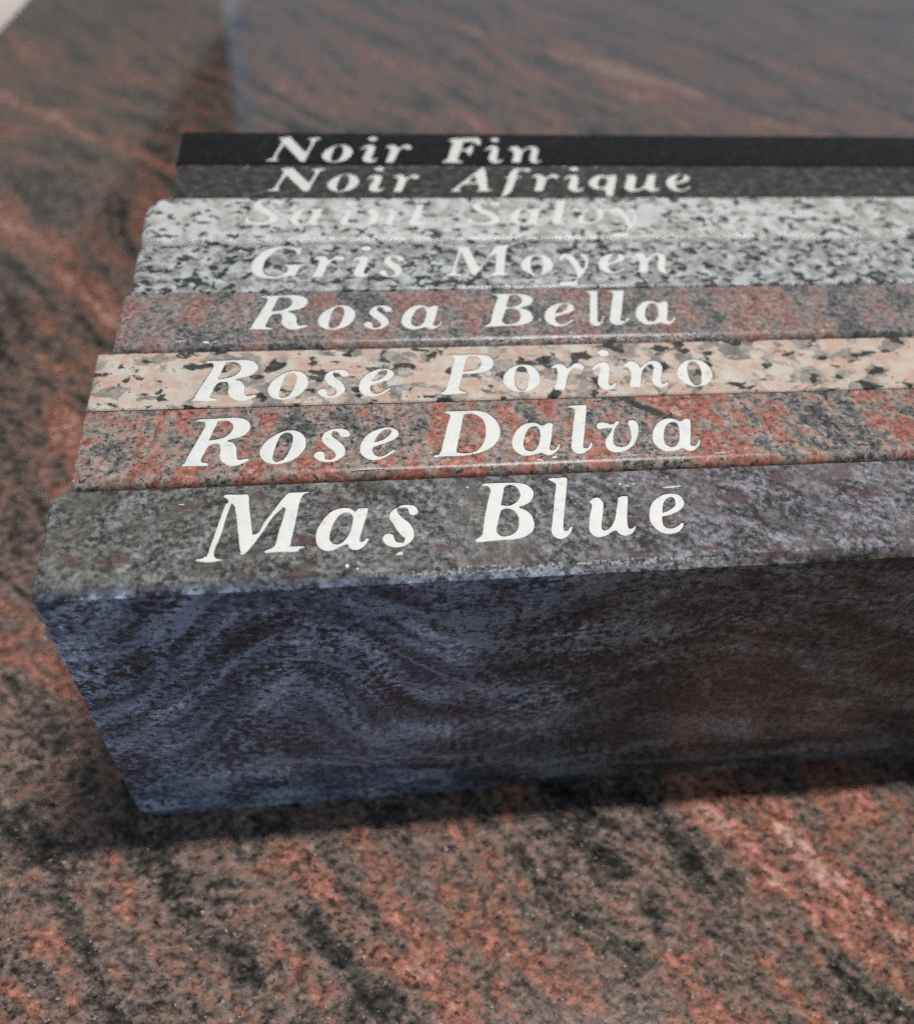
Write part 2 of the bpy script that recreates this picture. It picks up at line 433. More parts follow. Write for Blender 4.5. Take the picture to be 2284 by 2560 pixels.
def stone_table():
    s = Mat('red_brown_table_granite')
    w0 = s.mapping(s.p, rot=(0, 0, TABLE_ANG), loc=(TABLE_BASE.x, TABLE_BASE.y, 0))      # measured in the room, mm
    wl = s.warp(s.warp(w0, 170.0, 42.0, 1.0), 34.0, 9.0, 2.0)
    u, v, z = s.xyz(s.mapping(wl, rot=(0, 0, math.radians(49))))          # u runs along the veins
    band = s.noise(s.comb(s.mul(u, 0.2), v, 0.0), 15.0, 3.5, 0.6)
    band2 = s.noise(s.comb(s.mul(u, 0.2), v, 40.0), 26.0, 3.5, 0.6)
    el = s.mapping(w0, rot=(0, 0, math.radians(49)), scale=(0.72, 1.0, 1.0))
    g = s.noise(el, 3.0, 5.0, 0.78)
    r, r2, dd = s.cells(s.warp(el, 1.2, 0.6, 2.0), 1.25)
    # broad orange veins lying where the slab shows them
    wx, wy, wz = s.xyz(s.warp(w0, 26.0, 10.0, 3.0))
    boost = 0.0
    for (ax, ay, bx, by, half) in ((150, 32, 232, -64, 11.0), (-128, 378, -20, 226, 7.0), (-135, 476, 10, 362, 4.0),
                                   (40, -14, 82, -52, 4.0), (-60, 200, -28, 120, 5.0), (120, 620, 330, 480, 5.0)):
        L_ = math.hypot(bx - ax, by - ay)
        tx, ty = (bx - ax) / L_, (by - ay) / L_
        al = s.add(s.mul(s.add(wx, -ax), tx), s.mul(s.add(wy, -ay), ty))
        ac = s.m('ABSOLUTE', s.add(s.mul(s.add(wx, -ax), -ty), s.mul(s.add(wy, -ay), tx)))
        mk = s.mul(s.smooth(ac, half * 0.5, half * 1.9, 1.0, 0.0), s.smooth(al, -12.0, 12.0), s.smooth(al, L_ - 12.0, L_ + 12.0, 1.0, 0.0))
        boost = s.add(boost, mk)
    q, q2, qd = s.cells(s.warp(el, 2.4, 1.5, 3.0), 2.8)
    patch = s.noise(s.mapping(el, loc=(0, 0, 60)), 7.0, 4.0, 0.65)
    mid = s.add(s.mul(band, 0.95), s.mul(band2, 0.45), s.mul(s.add(patch, -0.5), 0.50), s.mul(s.add(g, -0.5), 0.25), s.mul(boost, 0.20))
    f = s.add(s.mul(mid, 1.8), s.mul(q, 0.12), -0.885)
    c = s.ramp(f, [(0.06, (0.024, 0.024, 0.021)), (0.22, (0.068, 0.058, 0.049)), (0.35, (0.135, 0.102, 0.086)), (0.45, (0.198, 0.142, 0.117)), (0.54, (0.200, 0.118, 0.090)), (0.64, (0.265, 0.125, 0.090)), (0.78, (0.355, 0.148, 0.106)), (0.95, (0.45, 0.27, 0.215))])
    c = s.gain(c, s.add(s.smooth(g, 0.30, 0.70, 0.28, 1.55), s.mul(s.add(r, -0.5), 0.62)))
    sp = s.noise(s.mapping(el, loc=(70, 0, 0)), 1.6, 3.0, 0.6)
    c = s.mix(s.smooth(s.add(sp, s.smooth(band, 0.40, 0.56, 0.05, 0.0)), 0.60, 0.66, 0.0, 0.8), c, (0.012, 0.013, 0.011))
    lt = s.noise(s.mapping(el, loc=(0, 70, 0)), 1.6, 3.0, 0.6)
    c = s.mix(s.smooth(lt, 0.64, 0.71, 0.0, 0.8), c, (0.50, 0.46, 0.44))
    return s.finish(c, 0.055, 0.5)


def paint():
    s = Mat('white_lettering_paint')
    oi = s.node('ShaderNodeObjectInfo')
    p = s.vop('ADD', s.p, s.vscale(s.comb(oi.outputs['Random'], 0.0, 0.0), 900.0))
    blot = s.noise(p, 3.2, 3.0, 0.6)
    c = s.ramp(blot, [(0.32, (0.66, 0.71, 0.73)), (0.5, (0.765, 0.775, 0.75)), (0.68, (0.80, 0.78, 0.735))])
    worn = s.mul(s.smooth(s.noise(p, 1.1, 5.0, 0.75), 0.54, 0.66), s.smooth(s.noise(p, 5.0, 2.0), 0.46, 0.60))
    c = s.mix(s.mul(worn, 0.62), c, (0.40, 0.40, 0.39))
    ochre = s.smooth(s.noise(s.mapping(p, loc=(0, 33, 0)), 4.0, 3.0), 0.66, 0.74)
    c = s.mix(s.mul(ochre, 0.5), c, (0.55, 0.44, 0.30))
    pin = s.smooth(s.noise(p, 0.5, 3.0, 0.6), 0.71, 0.75)
    c = s.mix(s.mul(pin, 0.6), c, (0.35, 0.34, 0.32))
    return s.finish(c, 0.5, 0.35, s.noise(p, 0.9, 3.0), 0.06)


def floor_mat():
    s = Mat('pale_floor')
    n = s.noise(s.p, 400.0, 3.0)
    return s.finish(s.ramp(n, [(0.3, (0.84, 0.78, 0.75)), (0.7, (0.88, 0.83, 0.80))]), 0.5, 0.4)


# ------------------------------------------------------------------ geometry helpers
def link(name, mesh, mat, parent=None, loc=(0, 0, 0)):
    o = bpy.data.objects.new(name, mesh)
    COL.objects.link(o)
    if mat:
        mesh.materials.clear()
        mesh.materials.append(mat)
    if parent:
        o.parent = parent
    o.location = loc
    return o


def slab_mesh(name, L, T, Hh, cf, cl, cb, radii, rnd, rough_edge, seed, foot=0.6):
    """one sawn slab: outline with corner radii, bottom arris, top edges eased by cf (front), cl (ends), cb (back)"""
    rfl, rfr, rbr, rbl = radii
    pts = []

    def seg(a, b, n, step=1.6):
        d = (b - a).length
        k = max(1, int(d / step))
        for i in range(k):
            pts.append((a + (b - a) * (i / k), n))

    def arc(c, r, a0, a1):
        k = 6
        for i in range(k):
            a = a0 + (a1 - a0) * i / k
            n = Vector((math.cos(a), math.sin(a)))
            pts.append((c + n * r, n))

    V = Vector
    pi = math.pi
    seg(V((rfl, 0)), V((L - rfr, 0)), V((0, -1)))
    arc(V((L - rfr, rfr)), rfr, -pi / 2, 0)
    seg(V((L, rfr)), V((L, T - rbr)), V((1, 0)))
    arc(V((L - rbr, T - rbr)), rbr, 0, pi / 2)
    seg(V((L - rbr, T)), V((rbl, T)), V((0, 1)))
    arc(V((rbl, T - rbl)), rbl, pi / 2, pi)
    seg(V((0, T - rbl)), V((0, rfl)), V((-1, 0)))
    arc(V((rfl, rfl)), rfl, pi, 1.5 * pi)

    def ease(n):
        fr = max(0.0, -n.y) ** 2
        bk = max(0.0, n.y) ** 2
        return cf * fr + cb * bk + cl * (1 - fr - bk)

    rings = [(foot * (1 - math.sin(a * pi / 10)), 1 - math.cos(a * pi / 10)) for a in range(5, -1, -1)]
    K = 5 if rnd else 2
    prof = []
    for i in range(K + 1):
        t = i / K
        if rnd:
            prof.append((math.sin(t * pi / 2), 1 - math.cos(t * pi / 2)))
        else:
            prof.append((t, t))
    bm = bmesh.new()
    loops = []
    for z, ins in rings:
        loops.append([bm.verts.new((foot * ins + p.x * (L - 2 * foot * ins) / L, p.y - n.y * ins * 0.5, z)) for p, n in pts])
    for hgt, ins in prof:
        row = []
        for p, n in pts:
            e = ease(n)
            q = V((cl * ins + p.x * (L - 2 * cl * ins) / L, cf * ins + p.y * (T - (cf + cb) * ins) / T))
            z = Hh - e * (1 - hgt)
            j = noise.noise(V((q.x * 0.6 + seed, q.y * 0.6, hgt * 3.0))) * rough_edge
            j2 = max(0.0, noise.noise(V((q.x * 0.21 + seed * 3, q.y * 0.21, 7.0))) - 0.32) * rough_edge * 5.0
            edge = 1.0 if (0.0 <= hgt <= 1.0) else 0.0
            row.append(bm.verts.new((q.x - n.x * (j * 0.5 + j2) * edge, q.y - n.y * (j * 0.5 + j2) * edge, z if hgt >= 1.0 else z + j * 0.4)))
        loops.append(row)
    loops.append([bm.verts.new((v.co.x - n.x * 0.12, v.co.y - n.y * 0.12, Hh)) for v, (p, n) in zip(loops[-1], pts)])
    N = len(pts)
    for a, b in zip(loops, loops[1:]):
        for i in range(N):
            k = (i + 1) % N
            bm.faces.new((a[i], a[k], b[k], b[i]))
    bm.faces.new(loops[0][::-1])
    bm.faces.new(loops[-1])
    bmesh.ops.scale(bm, vec=(MM, MM, MM), verts=bm.verts)
    bmesh.ops.recalc_face_normals(bm, faces=bm.faces)
    me = bpy.data.meshes.new(name)
    bm.to_mesh(me)
    bm.free()
    for pl in me.polygons:
        pl.use_smooth = True
    me.set_sharp_from_angle(angle=math.radians(24))
    return me


def smooth_outline(txt):
    """closed outline through the given points; points marked ! are corners"""
    P, K = [], []
    for t in txt.split():
        K.append(t.endswith('!'))
        x, y = t.rstrip('!').split(',')
        P.append(Vector((float(x), float(y))))
    n = len(P)
    out = []
    for i in range(n):
        a, b = P[i], P[(i + 1) % n]
        pa, nb = P[i - 1], P[(i + 2) % n]
        ta = (b - a) if K[i] else (b - pa) * 0.5
        tb = (b - a) if K[(i + 1) % n] else (nb - a) * 0.5
        d = (b - a).length
        if ta.length > 1.2 * d:
            ta *= 1.2 * d / ta.length
        if tb.length > 1.2 * d:
            tb *= 1.2 * d / tb.length
        k = 3 if d > 0.8 else 2
        for s_ in range(k):
            t = s_ / k
            h = 2 * t ** 3 - 3 * t ** 2 + 1
            out.append(a * h + ta * (t ** 3 - 2 * t ** 2 + t) + b * (1 - h) + tb * (t ** 3 - t ** 2))
    return out


def letter_mesh(name, spec, half, bevel, offset):
    cu = bpy.data.curves.new(name, 'CURVE')
    cu.dimensions = '2D'
    cu.fill_mode = 'BOTH'
    for part in spec.split('|'):
        pts = smooth_outline(part)
        sp = cu.splines.new('POLY')
        sp.points.add(len(pts) - 1)
        for q, v in zip(sp.points, pts):
            q.co = (v.x * MM, v.y * MM, 0, 1)
        sp.use_cyclic_u = True
    cu.extrude = half * MM
    cu.bevel_depth = bevel * MM
    cu.bevel_resolution = 1
    cu.offset = offset * MM
    tmp = bpy.data.objects.new('tmp', cu)
    COL.objects.link(tmp)
    bpy.context.view_layer.update()
    me = bpy.data.meshes.new_from_object(tmp.evaluated_get(bpy.context.evaluated_depsgraph_get()))
    me.name = name
    bpy.data.objects.remove(tmp, do_unlink=True)
    bpy.data.curves.remove(cu)
    return me


def engrave(block, cutters):
    """cut the letters into the top of a slab"""
    bm = bmesh.new()
    for me, loc, sc in cutters:
        tmp = me.copy()
        tmp.transform(Matrix.Translation(loc) @ Matrix.Diagonal((sc[0], sc[1], 1.0, 1.0)))
        bm.from_mesh(tmp)
        bpy.data.meshes.remove(tmp)
    bmesh.ops.remove_doubles(bm, verts=bm.verts, dist=1e-7)
    bmesh.ops.recalc_face_normals(bm, faces=bm.faces)
    cm = bpy.data.meshes.new('cut')
    bm.to_mesh(cm)
    bm.free()
    co = bpy.data.objects.new('cut', cm)
    COL.objects.link(co)
    md = block.modifiers.new('engraving', 'BOOLEAN')
    md.operation = 'DIFFERENCE'
    md.solver = 'EXACT'
    md.object = co
    co.parent = block.parent
    bpy.context.view_layer.update()
    new = bpy.data.meshes.new_from_object(block.evaluated_get(bpy.context.evaluated_depsgraph_get()))
    ok = len(new.polygons) > len(block.data.polygons)
    block.modifiers.clear()
    if ok:
        block.data = new
        new.name = 'stone_block'
        for pl in new.polygons:
            pl.use_smooth = True
        new.set_sharp_from_angle(angle=math.radians(24))
    bpy.data.objects.remove(co, do_unlink=True)
    return ok


# ------------------------------------------------------------------ table and floor
def build_table():
    bm = bmesh.new()
    L, T = 1500.0, 1500.0
    rings = []
    for z, ins in ((-30.0, 0.0), (-3.0, 0.0), (-1.6, 0.25), (-0.6, 1.0), (0.0, 2.6)):
        r = []
        for cx, cy in ((0, 0), (L, 0), (L, T), (0, T)):
            x = cx + (ins if cx == 0 else -ins)
            y = cy + (ins if cy == 0 else -ins)
            r.append(bm.verts.new((x * MM, y * MM, z * MM)))
        rings.append(r)
    for a, b in zip(rings, rings[1:]):
        for i in range(4):
            f = bm.faces.new((a[i], a[(i + 1) % 4], b[(i + 1) % 4], b[i]))
            f.smooth = True
    bm.faces.new(rings[0][::-1])
    bm.faces.new(rings[-1])
    me = bpy.data.meshes.new('table')
    bm.to_mesh(me)
    bm.free()
    me.set_sharp_from_angle(angle=math.radians(12))
    o = link('table', me, stone_table())
    # left edge passes through (-150, 593)
    o.location = (TABLE_BASE.x * MM, TABLE_BASE.y * MM, 0.0)
    o.rotation_euler = (0, 0, TABLE_ANG)
    o['kind'] = 'structure'
    o['label'] = 'polished dark table top of grey and red-orange veined granite'


def build_floor():
    bm = bmesh.new()
    for x, y in ((-3, -2), (4, -2), (4, 5), (-3, 5)):
        bm.verts.new((x, y, 0))
    bm.faces.new(bm.verts)
    me = bpy.data.meshes.new('floor')
    bm.to_mesh(me)
    bm.free()
    o = link('floor', me, floor_mat(), loc=(0, 0, -0.40))
    o['kind'] = 'structure'


build_table()
build_floor()

# ------------------------------------------------------------------ lettering outlines (mm) and placing (glyph, x, y, scale x, scale y)
GLYPHS = {
    'M_worn': '0,0.92! 0.09,0.64 1.26,0.33 3.02,0 4.88,0.22 6.17,0.55! 6.07,1.02 5.12,1.08 4.14,1.88 4.12,3.48 4.86,6.1 5.47,8.57 6.29,13.07 7.31,17.27! 7.97,16.21! 8.47,13.35 9.05,8.17 9.59,3.91 9.89,2! 10.56,1.73 11.34,2.48 12.18,3.75 13.45,5.78 14.88,8.42 17.06,12.46 19.4,15.38! 19.78,14.94! 19.2,11.94 18.19,7.64 17.78,5.33 17.21,3.83 15.3,2.8! 15.09,2.25 15.62,1.94 18.27,2.02 22.12,1.83 23.01,2.15 23.16,2.71 24.2,2.94! 24.35,3.5 22.71,3.69 21.07,3.79! 21.36,5.9 21.95,8.99 22.56,12.56 23.25,17.02 24.12,18.95 25.53,19.61! 25.46,20.15 23.49,20.04 20.68,20.08! 19.9,19.39 18.53,17.28 16.58,13.9 14.82,10.99 13.83,8.28 12.5,7.68! 12.21,9.95 11.8,13.36 11.37,17.25 11.31,19.12 10.81,20.09! 8.72,20.09 5.95,20.24 5.2,19.87! 5.39,19.13 6.17,18.67 6.45,17.73 5.79,17.15 5.16,14.54 4.31,10.8 3.48,6.95 2.9,4.31 2.52,2.26! 1.47,1.58 0.19,1.28',
    'M': '0,0.46! 0.33,0.09 2.41,0.1 5.1,0.12 5.53,0.6! 5.09,1.35 3.96,1.99 3.85,2.98 4.61,6.47 6.29,11.93! 6.71,12.32! 7.01,10.25 7.72,5.91 8.39,1.41 8.58,0.54 9.14,0.21 9.79,0.64 12.07,4.33 14.11,8.34 16.26,10.62 17.31,11.51! 17.58,11.24! 16.51,5.76 15.87,2.76 15.19,1.65 13.48,0.69! 13.81,0.32 14.81,0 17.41,0.25 20.27,0.24 20.64,0.68! 20.26,1.18 19.16,1.95 19.19,3.19 20.08,8.24 21.14,13.41 21.68,14.98 22.34,15.76! 22.4,16.69 20.18,16.45 18.29,16.35! 17.1,14.51 14.28,9.62 11.59,5.34 11.03,5.73! 10.52,8.91 9.8,13.05 9.55,14.88 9.06,15.94! 6.46,16.24 4.25,15.74! 4.79,15.08 5.83,14.67 5.79,13.63 4.46,9.26 2.83,3.99 2.2,2.27 0.9,1.3',
    'a_bold': '12.64,12.68! 12.31,10.65 11.58,8.46 10.84,5.71 10.21,3.39 10.25,2.71 10.86,2.67 11.66,3.5 12.34,3.46! 12.32,2.97 11.41,1.38 10.15,0.3 8.78,0 7.75,0.64 7.27,1.82! 6.27,1.49 5.05,0.8 3.84,0.2 2.64,0.08 1.3,0.74 0.28,2.23 0,4.19 0.33,6.71 1.28,8.65 2.7,10.98 4.44,12.52 6.48,13.06 8.03,12.94 8.95,12.27 9.47,11.73! 10.14,12.72! 11.47,12.79|7.51,11.33 8.43,10.87 8.78,9.83 8.36,7.05 7.59,4.72 6.63,3.21 5.7,2.39 4.79,2.16 3.89,2.6 3.32,3.8 3.6,6.13 4.33,8.27 5.3,10.03 6.42,11.08',
    's_bold': '4.23,12.26! 5.23,12.93 6.82,12.99 8.21,12.56 8.99,11.38 8.96,10.14 8.11,9.37 7.33,9.41 6.75,10.06 6.67,11.09 6.25,11.73 5.15,11.9 4.04,11.75! 4.26,10.4 5.25,8.92 6.41,7.64 7.29,5.98 7.58,4.37 7.26,2.61 6.38,1.29 5.09,0.4 3.69,0 2.17,0.09 0.85,0.85 0.08,2.05 0,3.23 0.59,4.18 1.53,4.42 2.59,4.06! 2.83,3.07 3.21,1.87 4.71,1.49! 5.25,2.53! 4.26,3.77 3.43,5.2 2.78,7.04 2.1,8.49 2,9.92 2.58,11.11 3.42,11.89',
    'B': '3.59,17.96! 4.47,18.46 6.29,18.47 8.6,18.46 11.58,18.42 13.52,18.1 15.06,17.36 16.07,15.89 16.2,14.37 15.42,12.49 14.05,11.08 11.89,10.25! 13.44,9.33 14.51,7.92 14.85,6.05 14.74,4.42 13.96,2.65 12.48,1.34 10.46,0.56 8.22,0.3 6.02,0.33 2.86,0.12 0.98,0 0,0.29 0.02,1.08! 0.87,1.62 1.67,2.37 2.24,4.33 2.97,7.54 4.15,11.62 5.13,14.75 5.58,16.23 4.97,17.24 3.84,17.4|9.17,16.69! 10.08,17.29 11.4,17.22 12.25,16.31 12.67,14.78 12.36,13.29 11.24,11.87 9.82,11.1 8.51,11.01 7.67,11.33! 8.16,13.09|7.31,9.36! 8.34,9.82 9.61,9.65 10.73,8.55 11.2,6.87 10.89,4.85 10.24,3.27 8.96,2.14 7.47,1.67 6.23,1.8 5.52,2.94 5.61,4.14 6.48,6.93',
    'l_worn': '2.23,19.34! 3.04,19.63 5.04,19.53 6.42,19.68 7.02,19.31 6.99,18.43 6.44,16.26 5.47,12.42 4.67,9.5 3.73,5.81 3.23,3.59 3.38,2.68 4.04,2.74 5.06,3.9 5.5,3.67! 4.91,2.28 3.85,0.94 2.24,0 1.01,0.21 0.1,1.36 0,2.77 0.47,4.77 1.3,7.6 2.14,10.9 3.07,14.7 3.75,17.06 3.24,17.96 2.2,18.68',
    'u': '1.84,11.32! 2.94,12.23 4.01,12.55 4.78,12.23 5.35,11.03 5.24,9.76 4.45,6.86 3.67,4.42 3.33,2.81 3.76,2.17 4.8,2.52 5.83,3.48 6.84,5.07 7.63,7.1 8.52,9.58 9.36,12.2! 10.55,12.63 12.05,12.55! 11.51,10.26 10.56,6.93 9.97,4.06 9.91,2.43 10.64,2.39 11.77,3.34! 11.65,2.53 10.62,0.97 9.29,0.14 8.13,0 7.12,0.56 6.65,1.7! 5.75,1.65 4.41,0.72 2.8,0.01 1.35,0 0.41,0.86 0,2.39 0.46,4.61 1.08,6.84 1.79,8.68 2.26,10.13 1.81,10.79',
    'e_bold': '8.4,3.44! 7.93,2.33 6.51,0.78 4.84,0.07 3.18,0 1.58,0.76 0.51,2.35 0,4.23 0.42,6.71 1.41,9.18 2.89,11.03 4.94,12.43 6.92,12.87 8.75,12.71 9.88,11.84 10.27,10.2 9.92,8.93 8.69,7.51 7.08,6.54 5.38,5.8 3.47,5.49! 3.18,4.05 3.29,2.6 4.19,1.93 5.35,1.97 6.68,2.61 7.72,3.38|3.93,6.93! 5.11,7.29 6.49,8.06 7.6,9.06 7.94,10.33 7.67,11.2 6.9,11.5 5.72,10.88 4.75,9.43',
    'R': '0.99,16.4! 2.13,16.46 3.57,17 5.87,17.02 9.17,17.12 11.81,17.25 14.14,16.9 15.67,15.87 16.38,14.4 16.35,12.74 15.35,10.9 13.76,9.81 10.88,8.79! 12.2,8.26 13.07,6.85 13.29,5.24 13.38,3.21 13.89,2.29 14.69,2.36 15.64,2.65 16.45,2.28! 16.31,1.62 14.75,0.69 13.19,0 11.6,0.19 10.29,1.14 9.35,2.51 9.03,4.09 9.18,5.89 8.84,7.73! 7.87,7.78 6.61,7.38 5.89,6.05 5.36,4.27 4.78,2.29 5.2,1.83 6.32,1.55 6.66,1.1! 6.4,0.34 4.2,0.34 0.58,0.52 0,0.99! 0.8,1.83 1.29,3.58 2.21,6.23 3.14,8.92 4.09,11.65 4.9,14.2 4.9,15.51 3.98,15.79|8.25,15.72! 9.56,15.9 10.89,15.6 11.84,14.49 11.83,12.95 11.09,11.33 9.84,10.22 8.25,9.6 6.33,9.34! 6.88,11.06 7.55,13.61',
    'o': '7.88,11.78 9.21,11.4 10.43,10.4 11.19,8.88 11.4,7.01 11.12,5.18 10.4,3.84 9.32,2.23 7.92,1.1 6.43,0.43 4.72,0 3.23,0.07 1.72,0.67 0.63,1.91 0,3.59 0.01,5.25 0.72,7.04 1.67,8.54 3.28,10.02 4.8,11.05 6.34,11.69|7.23,10.54 7.84,9.97 8,8.87 7.79,7.17 7.26,5.05 6.62,3.27 5.77,1.81 4.71,1.26 3.85,1.08 3.3,1.93 3.28,3.13 3.58,4.93 4.09,6.89 4.72,9.02 5.47,10.23 6.35,10.66',
    's': '4.02,11.44 5.7,11.84 7.38,11.81 8.7,11.11 9.33,9.89 9.13,8.84 8.28,8.4 7.28,8.45 6.72,9.18 6.49,10.02 5.67,10.6 4.83,10.45 4.73,9.51 5.28,8.54 6.25,7.56 7.21,6.35 7.91,4.7 7.85,2.87 7.07,1.55 5.73,0.49 4.26,0 2.64,0.08 1.19,0.71 0.23,1.88 0,2.8 0.58,3.79 1.57,4.09 2.54,3.7 2.85,2.66 2.83,1.53 3.8,1.14 4.78,1.55 5.38,2.54 5,3.69 4.04,4.66 2.91,6.09 2.11,7.52 2.05,8.69 2.66,10.31',
    'e': '8.94,3.38! 8.47,2.59 6.73,1.19 5.02,0.26 3.37,0 1.75,0.53 0.51,1.95 0,3.57 0.26,5.87 1.28,8.16 2.88,9.98 4.8,11.09 6.87,11.71 8.55,11.52 9.85,10.62 10.28,9.4 9.84,8 8.41,6.65 6.51,5.81 3.61,4.67! 3.24,3.88 3.65,2.25 4.6,1.52 5.77,1.7 7.5,2.98 8.56,3.85!|3.8,6.64! 5.41,7.03 6.99,8.13 8.09,9.5 8.32,10.45 7.49,10.77 6.27,10.3 5.01,8.93',
    'D': '4.02,16.3! 4.86,16.82 6.96,16.8 9.95,16.8 12.59,16.82 14.83,16.34 16.59,15.02 18.04,12.72 18.57,10.25 18.47,8.32 17.82,6.19 16.3,3.89 14.55,2.34 12.37,1.28 10.27,0.69 8.2,0.33 5.51,0.24 1.83,0.3 0.96,0 0,0.39! 0.4,1.06 1.6,1.34 2.29,2.46 2.99,5.22 4.03,8.73 5.11,12.55 5.99,15.1 5.43,15.62|9.58,15.19! 11.36,15.37 12.87,14.8 14.11,13.51 14.69,11.89 14.63,9.45 14.11,6.84 13.1,4.28 11.48,2.25 9.69,1.53 7.67,1.51 6.35,1.8! 6.37,2.73 7.1,5.5 8.29,9.98',
    'v': '0,9.54 0.35,10.76 1.37,11.33 2.76,11.15 4.05,10.47 4.79,10.56 5.55,11.52 6.23,11.74 6.42,10.99 5.75,10.02 4.71,8.59 3.95,6.43 3.36,3.81 3.71,2.6 4.85,2.19 6.12,2.37 7.48,3.62 8.42,5.74 8.73,8.17 8.63,10.39 9.18,11.61 10.15,11.87 11.1,11.28 11.37,9.78 10.96,7.58 9.64,4.48 8.02,2.16 5.89,0.61 3.82,0 1.97,0.32 1.02,1.55 1.04,3.68 1.81,5.56 2.97,7.2 3.82,8.63 2.99,8.92 1.7,8.73 0.59,8.53 0.11,8.8',
    'P': '3.48,16.14! 4.35,16.47 7.13,16.38 10.49,16.46 13.46,16.22 15.25,15.6 16.18,14.16 16.23,12.49 15.5,10.59 14.04,9.27 11.72,8.41 9.3,8.09 7.02,8.17! 6.48,6.58 5.61,3.69 5.4,2.65 5.83,1.72 7.05,1.41! 7.17,0.88 6.57,0.39 3.88,0.24 1.36,0 0,0.65! 0.24,1.29 1.18,1.77 2.06,3.3 2.87,5.92 3.72,8.83 4.62,12.07 5.24,14.4 5.16,15.38 3.89,15.65|8.79,14.7! 9.6,15.23 11.11,15.4 12.33,14.71 12.79,13.17 12.3,11.53 11.02,10.2 9.29,9.58 7.27,9.52! 7.89,11.68',
    'o_round': '7.06,11.36 8.99,10.6 10.16,8.63 10.52,6.16 9.89,3.76 8.49,1.95 6.59,0.44 4.52,0 2.39,0.35 0.82,1.98 0,3.87 0.16,6.28 1.21,8.41 3.17,10.39 5.18,11.29|5.77,10.3 6.96,9.57 7.26,6.82 6.56,3.62 5.63,1.27 4.28,0.8 3.35,1.89 3.17,4.28 3.62,7.23 4.55,9.65',
    'r': '0.1,8.72! 1,10.07 2.49,10.99 3.8,10.94 4.68,10.08 5.03,8.96! 6.22,9.74 7.37,10.82 8.76,11.13 9.77,10.45 10.08,9.19 9.51,8.24 8.52,8 7.51,8.59 6.54,8.49 5.49,7.42 4.66,5.54 3.78,2.88 3.02,0.77 2.5,0! 0.12,0.04! 0,0.89 0.75,2.99 1.61,5.66 2.1,7.82 1.74,8.94 0.75,8.69',
    'i': '0,8.12! 1,9.74 2.43,11.09 4.08,11.65 5.33,11.27 5.85,10.13 5.57,8.47 4.82,5.47 4.09,3.06 4.35,2.11 5.28,2.47 6.23,3.38! 6.36,2.7 5.04,0.61 3.6,0 2.13,0.06 1.1,1.3 0.84,2.91 1.58,5.32 2.57,7.75 2.93,8.98 2.18,9.01 0.87,8.22|3.29,15.6 4.39,16.71 5.8,16.95 6.83,16.34 6.93,15.19 6.46,14.2 5.3,13.76 4.2,13.99 3.61,14.87',
    'n': '0,9.06! 1.11,10.56 2.68,11.49 3.99,11.31 4.58,10.58 5.1,8.74! 6.13,9.82 8.01,11.17 9.63,11.45 11.01,10.78 11.44,9.07 10.92,6.86 9.9,3.87 9.62,1.7 10.44,1.94 11.67,2.98! 11.22,1.64 9.83,0.35 8.42,0 7.28,0.71 6.91,2.62 7.46,4.78 8.51,7.78 8.7,9.31 7.82,9.62 6.43,8.69 5.26,7.07 4.31,4.35 3.56,1.67 2.95,0.35! 0.07,0.46! 0.23,1.52 1.08,3.93 1.75,6.36 1.61,7.75 1.04,8.61 0.04,8.42',
    'G': '15.11,16.22! 14.81,13.92 14.51,11.89! 13.63,11.9! 13.34,13.43 12.45,14.72 11.27,15.37 10.09,15.52 8.47,15.03 7.02,13.78 5.74,11.77 4.34,9.29 3.68,6.34 3.82,3.42 4.77,2.19 6.35,1.56 8.06,1.7 9.48,2.59 10.62,3.78 10.9,4.99 10.46,6.1 9.65,6.85! 9.58,7.47 10.88,7.33 13.49,7.4 16.25,7.36! 16.32,6.61 15.38,6.14 14.5,5.42 14.07,3.96 13.35,2.03 12.78,1.08 11.64,1.22 10.35,0.88 8.65,0.32 6.66,0 4.68,0.04 2.68,0.68 1.08,2.26 0.16,4.46 0,7.14 0.57,9.61 2.08,12.58 3.92,14.84 5.81,16.09 7.86,16.7 10.52,16.8 12.3,16.46 13.78,15.98 14.22,16.23',
    'y': '2.25,14.79 2.61,16.33 3.6,17.88 4.96,18.38 6.16,18.1 7.21,17.04 7.9,14.95 8.38,12.63 8.6,9.83 8.98,9.82! 9.73,10.82 10.22,12.85 10.3,15.17 9.62,16.48 9.62,17.66 10.3,18.3 11.01,17.9 11.71,16.71 11.76,14.63 11.28,12.32 10.3,9.8 9.07,7.55 7.7,5.34 6.24,3.4 6.02,2.66 5.78,0.72 5.56,0! 0,0.12! 0.19,1.57 0.9,2.53 2.91,2.73 4.75,2.81 5.43,3.17 6.1,4.63 6.39,6.11 6.35,8.61 5.96,11.39 5.21,13.96 4.28,15.66 3.82,15.28 3.22,14.13 2.57,14.01',
    'N': '0,1.08! 0.46,0.36 2.54,0.37 4.78,0.82! 4.62,1.54 3.86,2.12 3.84,3.29 4.85,7.13 6.25,11.03! 6.78,11.04! 8.33,7.46 10.16,3.92 11.36,1.29 12.11,0.14 13.31,0 13.77,1.31 15.01,6.32 16.28,10.83 17.39,14.2 18.33,14.98 19.43,15.61! 18.98,16.69 16.65,16.66 14.31,16.01! 14.77,15.09 15.69,14.33 15.68,13.26 14.73,9.61 13.8,6.91 13.19,7.5! 11.68,10.49 9.83,14.42 8.59,17.17! 7.66,17.32 5.5,16.83 3.97,16.04! 4.6,15.28 5.37,14.67 5.24,13.15 4.07,8.61 2.64,3.57 2.21,2.4 0.88,1.81',
